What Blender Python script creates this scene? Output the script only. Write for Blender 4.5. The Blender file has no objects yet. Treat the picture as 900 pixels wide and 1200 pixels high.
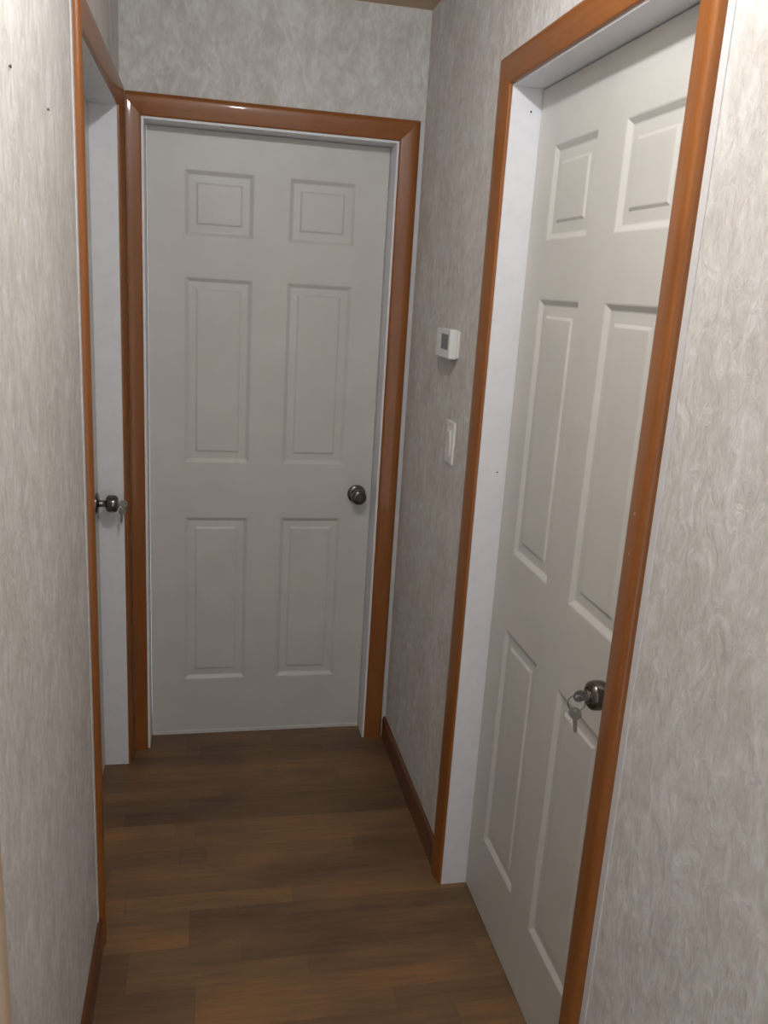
import bpy, bmesh, math, random
from mathutils import Vector, Matrix
random.seed(4)
S = bpy.context.scene
COL = S.collection

# ------------------------------------------------------------------ measures (metres)
XR, XL, DY, ZC = 0.6603, -0.2482, 2.7716, 2.4276      # wall surfaces, ceiling
T = 2.0650                                             # top of the casing openings
W = 0.0622                                             # casing width
A1, A2 = -0.1890, 0.5830                               # end door casing, inner edges (x)
B1, B2 = 1.9570, 1.1816                                # right door casing, inner edges (y): far, near
C1, C2 = 1.9015, 2.6770                                # left door casing, inner edges (y): near, far
BH = 0.0835
YB = -0.60                                             # back of the hall, behind the camera

def on_right(u, z, v): return Vector((XR - v, u, z))
def on_left(u, z, v):  return Vector((XL + v, u, z))
def on_end(u, z, v):   return Vector((u, DY - v, z))

# ------------------------------------------------------------------ materials
def new_mat(name):
    m = bpy.data.materials.new(name); m.use_nodes = True
    nt = m.node_tree; b = nt.nodes['Principled BSDF']
    return m, nt, b
def N(nt, kind, **kw):
    n = nt.nodes.new(kind)
    for k, v in kw.items(): setattr(n, k, v)
    return n
def ramp(nt, fac, stops):
    r = N(nt, 'ShaderNodeValToRGB'); cr = r.color_ramp
    while len(cr.elements) < len(stops): cr.elements.new(.5)
    for e, (p, c) in zip(cr.elements, stops): e.position = p; e.color = (*c, 1)
    nt.links.new(fac, r.inputs[0]); return r.outputs[0]
def mix(nt, a, b, fac, mode='MIX'):
    m = N(nt, 'ShaderNodeMix', data_type='RGBA', blend_type=mode)
    for sock, v in ((m.inputs[0], fac), (m.inputs[6], a), (m.inputs[7], b)):
        if isinstance(v, (int, float)): sock.default_value = v
        elif isinstance(v, tuple): sock.default_value = (*v, 1)
        else: nt.links.new(v, sock)
    return m.outputs[2]
def noise(nt, vec, scale, detail=4, rough=.6, dist=0):
    n = N(nt, 'ShaderNodeTexNoise'); n.inputs['Scale'].default_value = scale
    n.inputs['Detail'].default_value = detail; n.inputs['Roughness'].default_value = rough
    n.inputs['Distortion'].default_value = dist
    nt.links.new(vec, n.inputs['Vector']); return n.outputs['Fac']
def coords(nt, sc=(1, 1, 1), rot=(0, 0, 0)):
    t = N(nt, 'ShaderNodeTexCoord'); mp = N(nt, 'ShaderNodeMapping')
    mp.inputs['Scale'].default_value = sc; mp.inputs['Rotation'].default_value = rot
    nt.links.new(t.outputs['Object'], mp.inputs['Vector']); return mp.outputs['Vector']
def bump(nt, b, h, strength, dist=.002):
    n = N(nt, 'ShaderNodeBump'); n.inputs['Strength'].default_value = strength
    n.inputs['Distance'].default_value = dist
    nt.links.new(h, n.inputs['Height']); nt.links.new(n.outputs[0], b.inputs['Normal'])

def wallpaper(name, lo, mid, hi):
    m, nt, b = new_mat(name)
    v = coords(nt, (1, 1, .7), (.35, .35, 0))
    big = noise(nt, v, 7, 5, .6, .5)
    v1 = coords(nt, (1, 1, .6), (-.35, .45, 0))
    strokes = noise(nt, v1, 27, 5, .62, 1.1)              # trowel-like strokes, 2 to 4 cm
    v2 = coords(nt, (1, 1, .42), (-.3, .3, 0))
    fine = noise(nt, v2, 85, 5, .7, .6)
    c1 = ramp(nt, big, [(.34, lo), (.5, mid), (.68, hi)])
    c2 = ramp(nt, strokes, [(.36, lo), (.52, mid), (.64, hi)])
    c3 = ramp(nt, fine, [(.3, lo), (.66, hi)])
    c = mix(nt, mix(nt, c1, c2, .62), c3, .3)
    nt.links.new(c, b.inputs['Base Color'])
    b.inputs['Roughness'].default_value = 1.15
    h = mix(nt, strokes, fine, .45)
    bump(nt, b, h, 1.0, .007)
    return m
M_PAPER = wallpaper('mottled_wallpaper', (.50, .468, .425), (.64, .618, .587), (.80, .795, .785))

def paint(name, col, rough=.4, bstr=.0, bscale=60, spec=.5):
    m, nt, b = new_mat(name)
    v = coords(nt)
    n = noise(nt, v, bscale, 4)
    c = ramp(nt, n, [(.3, tuple(x * .965 for x in col)), (.7, tuple(min(1, x * 1.03) for x in col))])
    nt.links.new(c, b.inputs['Base Color']); b.inputs['Roughness'].default_value = rough
    b.inputs['Specular IOR Level'].default_value = spec
    if bstr: bump(nt, b, n, bstr, .001)
    return m
def grained(name, col):
    m, nt, b = new_mat(name)
    v = coords(nt, (60, 60, 3)); n = noise(nt, v, 3, 5, .7, .5)
    v1 = coords(nt); n1 = noise(nt, v1, 6, 3)
    c = ramp(nt, n1, [(.3, tuple(x * .96 for x in col)), (.7, tuple(min(1, x * 1.03) for x in col))])
    nt.links.new(c, b.inputs['Base Color']); b.inputs['Roughness'].default_value = .42
    bump(nt, b, n, .22, .0006)
    return m
M_DOOR = grained('ivory_molded_door', (.62, .61, .575))
M_JAMB = paint('white_jamb_paint', (.80, .805, .84), .5, .1, 25)
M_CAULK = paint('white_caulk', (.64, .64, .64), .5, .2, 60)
M_CEIL = paint('tan_ceiling', (.56, .42, .30), .8, .4, 90)
M_PLASTIC = paint('white_plastic', (.78, .78, .77), .32, 0, 10)
M_DISPLAY = paint('grey_display', (.12, .12, .14), .2, 0, 10)
M_DARK = paint('dark_hole', (.02, .018, .016), .7, 0, 10)
M_CHIP = paint('bare_wood_chip', (.60, .36, .14), .6, 0, 40)
M_ROOM = paint('plain_wall_back', (.45, .42, .38), .8, 0, 20)

def wood(name, dark, mid, light, along):
    m, nt, b = new_mat(name)
    sc = [9, 9, 9]; sc[along] = .8
    v = coords(nt, tuple(sc)); g = noise(nt, v, 6, 6, .65, .7)
    s2 = [3, 3, 3]; s2[along] = .9
    w = noise(nt, coords(nt, tuple(s2)), 1.6, 3)
    a = ramp(nt, g, [(.3, dark), (.5, mid), (.72, light)])
    c = mix(nt, a, mid, w)
    nt.links.new(c, b.inputs['Base Color'])
    b.inputs['Roughness'].default_value = .34; b.inputs['Specular IOR Level'].default_value = .3
    b.inputs['Coat Weight'].default_value = .28; b.inputs['Coat Roughness'].default_value = .05
    bump(nt, b, g, .08, .0006)
    return m
WD = ((.19, .058, .013), (.265, .090, .019), (.32, .118, .027))
M_WZ = wood('varnished_casing_upright', *WD, 2)
M_BASE = wood('baseboard_shaded_wood', (.08, .030, .013), (.135, .050, .021), (.17, .066, .028), 1)  # casing wood made darker: shade from grazing overhead light is in the colour
M_WX = wood('varnished_casing_across', *WD, 0)
M_WY = wood('varnished_casing_lengthwise', *WD, 1)

def metal(name, col, rough):
    m, nt, b = new_mat(name)
    n = noise(nt, coords(nt), 120, 3)
    c = ramp(nt, n, [(.3, tuple(x * .85 for x in col)), (.7, col)])
    nt.links.new(c, b.inputs['Base Color'])
    b.inputs['Metallic'].default_value = 1; b.inputs['Roughness'].default_value = rough
    return m
M_PEWTER = metal('dark_pewter', (.20, .175, .16), .22)
M_STEEL = metal('nickel_key', (.40, .39, .37), .34)

def floor_mat():
    m, nt, b = new_mat('plank_laminate')
    t = N(nt, 'ShaderNodeTexCoord'); sx = N(nt, 'ShaderNodeSeparateXYZ'); nt.links.new(t.outputs['Object'], sx.inputs[0])
    def ma(op, a, c, d=None):
        n = N(nt, 'ShaderNodeMath', operation=op)
        for i, v in enumerate((a, c, d)):
            if v is None: continue
            if isinstance(v, (int, float)): n.inputs[i].default_value = v
            else: nt.links.new(v, n.inputs[i])
        return n.outputs[0]
    def layer(w, y0, L, seed):
        yy = ma('DIVIDE', ma('SUBTRACT', sx.outputs[1], y0), w)
        row = ma('FLOOR', yy, 0)
        wn = N(nt, 'ShaderNodeTexWhiteNoise', noise_dimensions='1D'); nt.links.new(ma('ADD', row, seed), wn.inputs['W'])
        xx = ma('ADD', ma('DIVIDE', sx.outputs[0], L), ma('MULTIPLY', wn.outputs['Value'], 7.3))
        colm = ma('FLOOR', xx, 0)
        cb = N(nt, 'ShaderNodeCombineXYZ'); nt.links.new(row, cb.inputs[0]); nt.links.new(colm, cb.inputs[1]); cb.inputs[2].default_value = seed
        w2 = N(nt, 'ShaderNodeTexWhiteNoise', noise_dimensions='3D'); nt.links.new(cb.outputs[0], w2.inputs['Vector'])
        return yy, xx, w2
    yy, xx, wa = layer(.128, .0152, 1.15, 3.0)      # board
    y2, x2, wb = layer(.064, .0152, .43, 11.0)      # strips printed on the board
    val = ma('ADD', ma('MULTIPLY', wa.outputs['Value'], .62), ma('MULTIPLY', wb.outputs['Value'], .38))
    mp = N(nt, 'ShaderNodeMapping'); mp.inputs['Scale'].default_value = (1.1, 16, 1)
    nt.links.new(t.outputs['Object'], mp.inputs['Vector'])
    off = N(nt, 'ShaderNodeVectorMath', operation='ADD'); nt.links.new(mp.outputs[0], off.inputs[0]); nt.links.new(wa.outputs['Color'], off.inputs[1])
    g = noise(nt, off.outputs[0], 5, 7, .65, .6)
    mp2 = N(nt, 'ShaderNodeMapping'); mp2.inputs['Scale'].default_value = (1, 2.6, 1); nt.links.new(t.outputs['Object'], mp2.inputs['Vector'])
    blot = noise(nt, mp2.outputs[0], 2.3, 3, .5)
    v2 = ma('ADD', ma('MULTIPLY', val, .26), ma('ADD', ma('MULTIPLY', g, .32), ma('MULTIPLY', blot, .52)))
    c = ramp(nt, v2, [(.36, (.092, .054, .031)), (.50, (.155, .093, .050)), (.62, (.215, .125, .060)), (.76, (.34, .17, .062))])
    # seams
    fy = ma('ABSOLUTE', ma('SUBTRACT', ma('FRACT', yy, 0), .5), 0)
    seam = ma('GREATER_THAN', fy, .492)
    fx = ma('ABSOLUTE', ma('SUBTRACT', ma('FRACT', xx, 0), .5), 0)
    seam2 = ma('GREATER_THAN', fx, .4988)
    sm = ma('MULTIPLY', ma('MAXIMUM', seam, seam2), .2)
    c = mix(nt, c, (.035, .02, .012), sm)
    nt.links.new(c, b.inputs['Base Color'])
    b.inputs['Roughness'].default_value = .42
    b.inputs['Specular IOR Level'].default_value = .4
    bump(nt, b, g, .06, .0008)
    return m
M_FLOOR = floor_mat()

# ------------------------------------------------------------------ mesh helpers
def link(name, bm, mat, parent=None, smooth=False):
    bmesh.ops.recalc_face_normals(bm, faces=bm.faces[:])
    me = bpy.data.meshes.new(name); bm.to_mesh(me); bm.free()
    o = bpy.data.objects.new(name, me); COL.objects.link(o)
    for mm in (mat if isinstance(mat, (list, tuple)) else [mat]): me.materials.append(mm)
    if smooth:
        for p in me.polygons: p.use_smooth = True
        md = o.modifiers.new('es', 'EDGE_SPLIT'); md.split_angle = math.radians(38)
    if parent is not None:
        o.parent = parent
        me.transform(Matrix.Translation(-parent.location)) if parent.get('local') is None else None
    return o
def empty(name, loc=(0, 0, 0)):
    o = bpy.data.objects.new(name, None); COL.objects.link(o); o.location = loc
    o.empty_display_size = .05
    return o
def tag(o, label=None, cat=None, kind=None, group=None):
    if label: o['label'] = label
    if cat: o['category'] = cat
    if kind: o['kind'] = kind
    if group: o['group'] = group
    return o
def add_box(bm, f, u0, u1, z0, z1, v0, v1, bev=0):
    vs = [bm.verts.new(f(u, z, v)) for u in (u0, u1) for z in (z0, z1) for v in (v0, v1)]
    q = [(0, 1, 3, 2), (4, 6, 7, 5), (0, 4, 5, 1), (2, 3, 7, 6), (0, 2, 6, 4), (1, 5, 7, 3)]
    fs = [bm.faces.new([vs[i] for i in a]) for a in q]
    if bev:
        es = {e for a in fs for e in a.edges}
        bmesh.ops.bevel(bm, geom=list(es), offset=bev, segments=2, affect='EDGES', profile=.5)
def loft(bm, rings, cap=True):
    """rings: list of equal-length point lists (closed sections)"""
    R_ = [[bm.verts.new(p) for p in r] for r in rings]
    n = len(R_[0])
    for a, b in zip(R_, R_[1:]):
        for i in range(n):
            bm.faces.new([a[i], a[(i + 1) % n], b[(i + 1) % n], b[i]])
    if cap:
        bm.faces.new(R_[0]); bm.faces.new(R_[-1])
def lathe(bm, prof, org, axis, seg=40):
    axis = Vector(axis).normalized()
    a = axis.orthogonal().normalized(); b = axis.cross(a)
    rings = []
    for d, r in prof:
        c = Vector(org) + axis * d
        rings.append([c + (a * math.cos(t) + b * math.sin(t)) * r for t in [2 * math.pi * i / seg for i in range(seg)]])
    loft(bm, rings)
def torus(bm, c, nrm, R_, r, seg=28, s2=8):
    nrm = Vector(nrm).normalized(); a = nrm.orthogonal().normalized(); b = nrm.cross(a)
    V = []
    for i in range(seg):
        t = 2 * math.pi * i / seg; d = a * math.cos(t) + b * math.sin(t)
        V.append([bm.verts.new(Vector(c) + d * (R_ + r * math.cos(s)) + nrm * r * math.sin(s)) for s in [2 * math.pi * j / s2 for j in range(s2)]])
    for i in range(seg):
        for j in range(s2):
            bm.faces.new([V[i][j], V[(i + 1) % seg][j], V[(i + 1) % seg][(j + 1) % s2], V[i][(j + 1) % s2]])

# ------------------------------------------------------------------ casing (ranch profile: thin inside, thick outside)
PROF = [(0, 0), (0, .0058), (.0008, .0076), (.0026, .0090), (.006, .0100), (.014, .0116), (.024, .0136), (.034, .0154),
        (.042, .0163), (.049, .0166), (.054, .0160), (.058, .0143), (.0608, .0115), (W, .0075), (W, 0)]
def casing_leg(name, f, edge, out, parent, z0=0.0, lim=None, mat=M_WZ, miter=True, ztop=None):
    bm = bmesh.new()
    def U(u):
        x = edge + out * u
        if lim is not None: x = max(x, lim)
        return x
    lo = [f(U(u), z0, v) for u, v in PROF]
    hi = [f(U(u), (T + abs(U(u) - edge)) if ztop is None else ztop, v) for u, v in PROF]
    loft(bm, [lo, hi])
    return link(name, bm, mat, parent, True)
def casing_head(name, f, e0, e1, parent, mat, lim=None):
    bm = bmesh.new()
    def L(u):
        x = e0 - u
        if lim is not None: x = max(x, lim)
        return x
    a = [f(L(u), T + u, v) for u, v in PROF]
    b = [f(e1 + u, T + u, v) for u, v in PROF]
    loft(bm, [a, b])
    return link(name, bm, mat, parent, True)

# ------------------------------------------------------------------ six-panel leaf
def leaf_mesh(f, u0, u1, z0, z1, v0, th, cols, rows):
    bm = bmesh.new()
    us = [u0] + [c for p in cols for c in p] + [u1]
    zs = [z0] + [c for p in rows for c in p] + [z1]
    cache = {}
    def P(u, z, v=0.0):
        k = (round(u, 5), round(z, 5), round(v, 5))
        if k not in cache: cache[k] = bm.verts.new(f(u, z, v0 + v))
        return cache[k]
    for i in range(len(us) - 1):
        for j in range(len(zs) - 1):
            a, b, c, d = us[i], us[i + 1], zs[j], zs[j + 1]
            if (a, b) in cols and (c, d) in rows:
                loops = []
                for ins, dep in ((0, 0), (.003, -.0008), (.013, -.0078), (.016, -.0084), (.036, -.0076), (.0415, -.0042), (.044, -.0038)):
                    loops.append([P(a + ins, c + ins, dep), P(b - ins, c + ins, dep), P(b - ins, d - ins, dep), P(a + ins, d - ins, dep)])
                for l0, l1 in zip(loops, loops[1:]):
                    for k in range(4):
                        bm.faces.new([l0[k], l0[(k + 1) % 4], l1[(k + 1) % 4], l1[k]])
                bm.faces.new(loops[-1])
            else:
                bm.faces.new([P(a, c), P(b, c), P(b, d), P(a, d)])
    # edges and back
    back = [bm.verts.new(f(u, z, v0 - th)) for u, z in ((u0, z0), (u1, z0), (u1, z1), (u0, z1))]
    bm.faces.new(back)
    def side(front, b0, b1): bm.faces.new(front + [b1, b0])
    side([P(u, z0) for u in us], back[0], back[1])
    side([P(u1, z) for z in zs], back[1], back[2])
    side([P(u, z1) for u in reversed(us)], back[2], back[3])
    side([P(u0, z) for z in reversed(zs)], back[3], back[0])
    return bm
ROWS = [(.215, .820), (1.010, 1.612), (1.735, 1.932)]

def build_knob(parent, pos, axis, keyed=True):
    """pos on the leaf face, axis out into the hall"""
    bm = bmesh.new()
    lathe(bm, [(.020, .0100), (.028, .0108), (.030, .0185), (.0325, .0238), (.037, .0262), (.047, .0268), (.056, .0262), (.0605, .0240), (.0638, .0190), (.0644, .0150), (.0630, .0138), (.0630, .0105)], pos, axis)
    k = link('door_knob', bm, M_PEWTER, parent, True)
    bm = bmesh.new()
    lathe(bm, [(0, .0325), (.003, .0325), (.0055, .0312), (.0078, .0270), (.009, .0200), (.0098, .0135), (.011, .0112), (.022, .0098)], pos, axis)
    r = link('rosette', bm, M_PEWTER, None, True); r.parent = k; r.location = Vector((0, 0, 0)) - parent.location * 0
    bm = bmesh.new()
    lathe(bm, [(.060, .0098), (.0655, .0098), (.0668, .0086), (.0668, .0040)], pos, axis, 28)
    a = Vector(axis); 
    c = link('lock_cylinder', bm, M_STEEL if keyed else M_PEWTER, None, True); c.parent = k
    for o in (r, c): o.data.transform(Matrix.Translation(-parent.location))
    return k

def key_mesh(head, direction, side, L=.052, wid=.0115, t=.0011):
    """flat key: bow centred at head, blade running in direction; side = width axis"""
    d = Vector(direction).normalized(); s = Vector(side).normalized(); n = d.cross(s)
    outer = []
    for i in range(20):                                   # rounded bow, open towards the blade
        ang = math.radians(28 + 304 * i / 19)
        outer.append((math.cos(ang) * wid, math.sin(ang) * wid * 1.0))
    blade = [(wid * 1.15, -.0040), (.020, -.0040), (.022, -.0028), (.025, -.0040), (.028, -.0022), (.031, -.0036), (.034, -.0018), (.037, -.0034), (L - wid - .003, -.0030), (L - wid, 0),
             (L - wid - .003, .0038), (wid * 1.15, .0040)]
    pts = outer + blade
    bm = bmesh.new()
    hole = [(-.0055 + .0030 * math.cos(2 * math.pi * i / 14), .0030 * math.sin(2 * math.pi * i / 14)) for i in range(14)]
    H = Vector(head)
    def mk(p, o): return bm.verts.new(H + d * p[0] + s * p[1] + n * o)
    for o in (-t, t):
        ov = [mk(p, o) for p in pts]; hv = [mk(p, o) for p in hole]
        es = [bm.edges.new((a[i], a[(i + 1) % len(a)])) for a in (ov, hv) for i in range(len(a))]
        bmesh.ops.triangle_fill(bm, use_beauty=True, edges=es)
        if o < 0: o0, h0 = ov, hv
        else: o1, h1 = ov, hv
    for A, B in ((o0, o1), (h0, h1)):
        for i in range(len(A)):
            bm.faces.new([A[i], A[(i + 1) % len(A)], B[(i + 1) % len(A)], B[i]])
    return bm

def build_door(name, f, e0, e1, v0, label, mat_head, cols, knob_u, axis, knob_z=.921, out0=True, lim=None, keyed=True, bead=(True, True), rv=.004):
    """e0<e1 casing inner edges along the wall; v0 depth of the leaf face below the wall surface"""
    base = f((e0 + e1) / 2, 0, -.05)
    root = empty(name, base); tag(root, label, 'door', 'structure')
    j0, j1, jt = e0 + rv, e1 - rv, T - rv
    # jamb: two uprights and head, with a stop behind the leaf
    bm = bmesh.new()
    for a, b in ((j0 - .016, j0), (j1, j1 + .016)):
        add_box(bm, f, a, b, 0, jt + .016, -.115, .0012)
    add_box(bm, f, j0, j1, jt, jt + .016, -.115, .0012)
    sv = v0 - .037
    add_box(bm, f, j0, j0 + .011, 0, jt, sv - .004 , sv )
    add_box(bm, f, j1 - .011, j1, 0, jt, sv - .004, sv)
    add_box(bm, f, j0 + .011, j1 - .011, jt - .011, jt, sv - .004, sv)
    link('jamb', bm, M_JAMB, root)
    # leaf
    bm = leaf_mesh(f, j0 + .0022, j1 - .0022, .005, jt - .0025, v0, .035, cols, ROWS)
    link('door_leaf', bm, M_DOOR, root)
    # casing
    casing_leg('casing_side', f, e0, -1, root, lim=lim)
    casing_leg('casing_side', f, e1, +1, root)
    casing_head('casing_head', f, e0, e1, root, mat_head, lim=lim)
    for flag, u0, u1 in ((bead[0], e0 - W - .017, e0 - W + .001), (bead[1], e1 + W - .001, e1 + W + .017)):
        if flag:
            bm = bmesh.new(); add_box(bm, f, u0, u1, 0, T + W, -.001, .0022, .0010)
            link('caulk_bead', bm, M_CAULK, root)
    build_knob(root, f(knob_u, knob_z, v0), axis, keyed)
    return root

T = 2.0560                                             # the end opening is a touch lower
d_end = build_door('door_1', on_end, A1, A2, -.0875, 'white six-panel door closing the end of the hall', M_WX,
                   [(-.068, .147), (.257, .472)], .523, (0, -1, 0), .908, lim=-.2318, rv=.007, keyed=False, bead=(False, True))
T = 2.0650
d_right = build_door('door_2', on_right, B2, B1, -.070, 'white six-panel door on the right wall, nearest the camera', M_WY,
                     [(1.305, 1.520), (1.636, 1.851)], B2 + .080, (-1, 0, 0), .938, bead=(True, True))
d_left = build_door('door_3', on_left, C1, C2, -.075, 'white door deep in its jamb on the left wall, seen edge-on', M_WY,
                    [(2.012, 2.227), (2.345, 2.560)], C2 - .064, (1, 0, 0), .929, bead=(True, False))

# thin white strip along the foot of the end door
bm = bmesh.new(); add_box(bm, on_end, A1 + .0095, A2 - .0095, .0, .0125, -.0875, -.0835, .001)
tag(link('door_foot_strip', bm, M_CAULK, d_end), 'bright white strip along the foot of the door')
# nail holes in the right jamb's far upright, and dings in its near casing
for (x, z) in ((.706, 2.012), (.708, 1.19)):
    bm = bmesh.new(); lathe(bm, [(0, .0022), (.0008, .0020)], (x, B1 - .004, z), (0, -1, 0), 12)
    link('nail_hole', bm, M_DARK, d_right)
for (u, z, r) in ((B2 - .030, 1.302, .0030), (B2 - .030, 1.238, .0022)):
    bm = bmesh.new(); c = on_right(u, z, .0143)
    lathe(bm, [(0, r), (.0007, r * .8)], c, (-1, 0, 0), 9)
    tag(link('paint_chip', bm, M_CHIP, d_right), 'pale chip in the varnish')

# ------------------------------------------------------------------ walls, floor, ceiling
JO = .020 - .008
def wall_with_door(name, f, u0, u1, o0, o1, label, mat=M_PAPER):
    bm = bmesh.new(); th = -.115
    add_box(bm, f, u0, o0 - JO, 0, ZC + .02, th, 0)
    add_box(bm, f, o1 + JO, u1, 0, ZC + .02, th, 0)
    add_box(bm, f, o0 - JO, o1 + JO, T + JO, ZC + .02, th, 0)
    return tag(link(name, bm, mat), label, 'wall', 'structure')
wall_with_door('wall_right', on_right, YB, DY, B2, B1, 'pale mottled wallpapered wall on the right side of the hall')
wall_with_door('wall_left', on_left, YB, DY, C1, C2, 'pale mottled wallpapered wall on the left side of the hall')
wall_with_door('wall_end', on_end, XL - .115, XR + .115, A1, A2, 'pale wallpapered wall around the door at the end of the hall')
bm = bmesh.new(); add_box(bm, lambda u, z, v: Vector((u, v, z)), XL - .3, XR + .3, -.05, 0, YB - .1, DY + .25)
tag(link('floor', bm, M_FLOOR), 'brown wood plank floor with boards laid across the hall', 'floor', 'structure')
bm = bmesh.new(); add_box(bm, lambda u, z, v: Vector((u, v, z)), XL, XR, ZC, ZC + .02, YB, DY)
tag(link('ceiling', bm, M_CEIL), 'tan ceiling seen as a sliver above the end wall', 'ceiling', 'structure')
# panels that shut the back of each doorway (the rooms beyond are dark)
# ------------------------------------------------------------------ baseboards
def baseboard(name, f, u0, u1, label):
    bm = bmesh.new()
    pr = [(0, 0), (.0115, 0), (.0115, BH - .016), (.0105, BH - .009), (.0075, BH - .003), (.004, BH), (0, BH)]
    loft(bm, [[f(u, z, v) for v, z in pr] for u in (u0, u1)])
    return tag(link(name, bm, M_BASE, None, True), label, 'baseboard', 'structure')
baseboard('baseboard_right', on_right, B1 + W, DY, 'reddish-brown baseboard along the right wall between the two doors')
baseboard('baseboard_left', on_left, .98, C1 - W, 'reddish-brown baseboard at the foot of the left wall, bottom left corner')
# wood upright where the left wall begins beside the camera
bm = bmesh.new(); loft(bm, [[on_left(.960 - u, z, v) for u, v in PROF] for z in (0, ZC)])
tag(link('trim_1', bm, M_CEIL, None, True), 'tan upright strip at the extreme lower left edge of the picture', 'trim', 'structure')

# ------------------------------------------------------------------ keys hanging in two locks
def key_set(name, tip, axis, side, wide, label, rr, back, drop):
    tip = Vector(tip); ax = Vector(axis)
    root = empty(name, tip); tag(root, label, 'keys')
    bow = tip + ax * .0135
    k1 = key_mesh(bow, -ax, (0, 0, 1), L=.030)
    tag(link('key', k1, M_STEEL, root), 'key pushed into the lock')
    rc = bow + ax * back + Vector((0, 0, -drop))
    bm = bmesh.new(); torus(bm, rc, side, rr, .0011)
    link('key_ring', bm, M_STEEL, root, True)
    h = rc + Vector((0, 0, -rr - .0050))
    k2 = key_mesh(h, Vector((0, 0, -1)) + ax * -.12, Vector(wide), L=.050)
    tag(link('key', k2, M_STEEL, root), 'key dangling from the ring')
    return root
key_set('key_ring_set', on_left(C2 - .064, .929, -.075 + .0668), (1, 0, 0), (0, 1, 0), (1, .3, 0), 'keys hanging from the lock of the left door, against the white jamb', .0095, -.004, .0080)
key_set('key_ring_set', on_right(B2 + .080, .938, -.070 + .0668), (-1, 0, 0), (.35, .9, 0), (.88, -.47, 0), 'keys dangling from the knob of the nearest right-hand door', .0150, .004, .0135)

# ------------------------------------------------------------------ thermostat
root = empty('thermostat', on_right(2.272, 1.479, 0)); tag(root, 'small white thermostat with grey display, high on the right wall', 'thermostat')
bm = bmesh.new(); add_box(bm, on_right, 2.203, 2.341, 1.440, 1.518, .006, .029, .004)
link('housing', bm, M_PLASTIC, root)
bm = bmesh.new(); add_box(bm, on_right, 2.207, 2.337, 1.444, 1.514, -.002, .006)
link('mounting_plate', bm, M_PLASTIC, root)
bm = bmesh.new(); add_box(bm, on_right, 2.218, 2.285, 1.464, 1.504, .0285, .0297, .0004)
tag(link('display', bm, M_DISPLAY, root), 'dark grey display window')
for z in (1.493, 1.475):
    bm = bmesh.new(); add_box(bm, on_right, 2.300, 2.318, z - .004, z + .004, .0285, .0305, .0007)
    link('button', bm, M_PLASTIC, root)
# ------------------------------------------------------------------ light switch
root = empty('light_switch', on_right(2.211, 1.216, 0)); tag(root, 'white rocker light switch on the right wall below the thermostat', 'light switch')
bm = bmesh.new(); add_box(bm, on_right, 2.176, 2.246, 1.158, 1.274, -.001, .0062, .0022)
link('wall_plate', bm, M_PLASTIC, root)
bm = bmesh.new()
loft(bm, [[on_right(u, z, v) for z, v in ((1.183, .005), (1.183, .0078), (1.216, .0085), (1.249, .0125), (1.249, .005))] for u in (2.195, 2.227)])
link('rocker', bm, M_PLASTIC, root)
for z in (1.168, 1.264):
    bm = bmesh.new(); lathe(bm, [(0, .0030), (.0008, .0026)], on_right(2.211, z, .0058), (-1, 0, 0), 14)
    link('screw', bm, M_STEEL, root, True)
# ------------------------------------------------------------------ small nails in the left wall
for (y, z, lab) in ((1.539, 1.854, 'tiny nail head in the left wall near the wooden casing'), (1.264, 1.857, 'tiny nail head in the left wall at the upper left picture edge')):
    bm = bmesh.new(); lathe(bm, [(-.002, .0012), (.0022, .0012), (.0022, .0026), (.0034, .0022)], on_left(y, z, 0), (1, 0, 0), 14)
    tag(link('nail', bm, M_PEWTER, None, True), lab, 'nail')

# ------------------------------------------------------------------ light: the hall's ceiling lamp, just above the frame
def lamp(name, loc, power, rad, col):
    l = bpy.data.lights.new(name, 'POINT'); l.energy = power; l.shadow_soft_size = rad; l.color = col
    o = bpy.data.objects.new(name, l); COL.objects.link(o); o.location = loc
    return o
lamp('hall_lamp', (.14, 1.08, 2.385), 20.5, .03, (.915, .96, 1))
w = bpy.data.worlds.new('world'); S.world = w; w.use_nodes = True
w.node_tree.nodes['Background'].inputs[0].default_value = (.93, .96, 1, 1)
w.node_tree.nodes['Background'].inputs[1].default_value = 1.15

# ------------------------------------------------------------------ camera
F, YAW, PITCH, ROLL, H = 993.43, .2157, -.2571, .0623, 1.612
cy, sy, cp, sp = math.cos(YAW), math.sin(YAW), math.cos(PITCH), math.sin(PITCH)
fw = Vector((sy * cp, cy * cp, sp)); rt = Vector((cy, -sy, 0)); up = rt.cross(fw)
c, s = math.cos(ROLL), math.sin(ROLL)
r2 = c * rt + s * up; u2 = -s * rt + c * up
cam = bpy.data.cameras.new('camera'); co = bpy.data.objects.new('camera', cam); COL.objects.link(co)
cam.sensor_fit = 'HORIZONTAL'; cam.sensor_width = 36; cam.lens = F * 36 / 900; cam.clip_start = .02
co.matrix_world = Matrix(((r2.x, u2.x, -fw.x, 0), (r2.y, u2.y, -fw.y, 0), (r2.z, u2.z, -fw.z, H), (0, 0, 0, 1)))
S.camera = co
vs = S.view_settings; vs.view_transform = 'Standard'; vs.look = 'None'; vs.gamma = 1; vs.use_curve_mapping = False
vs.exposure = 0.15
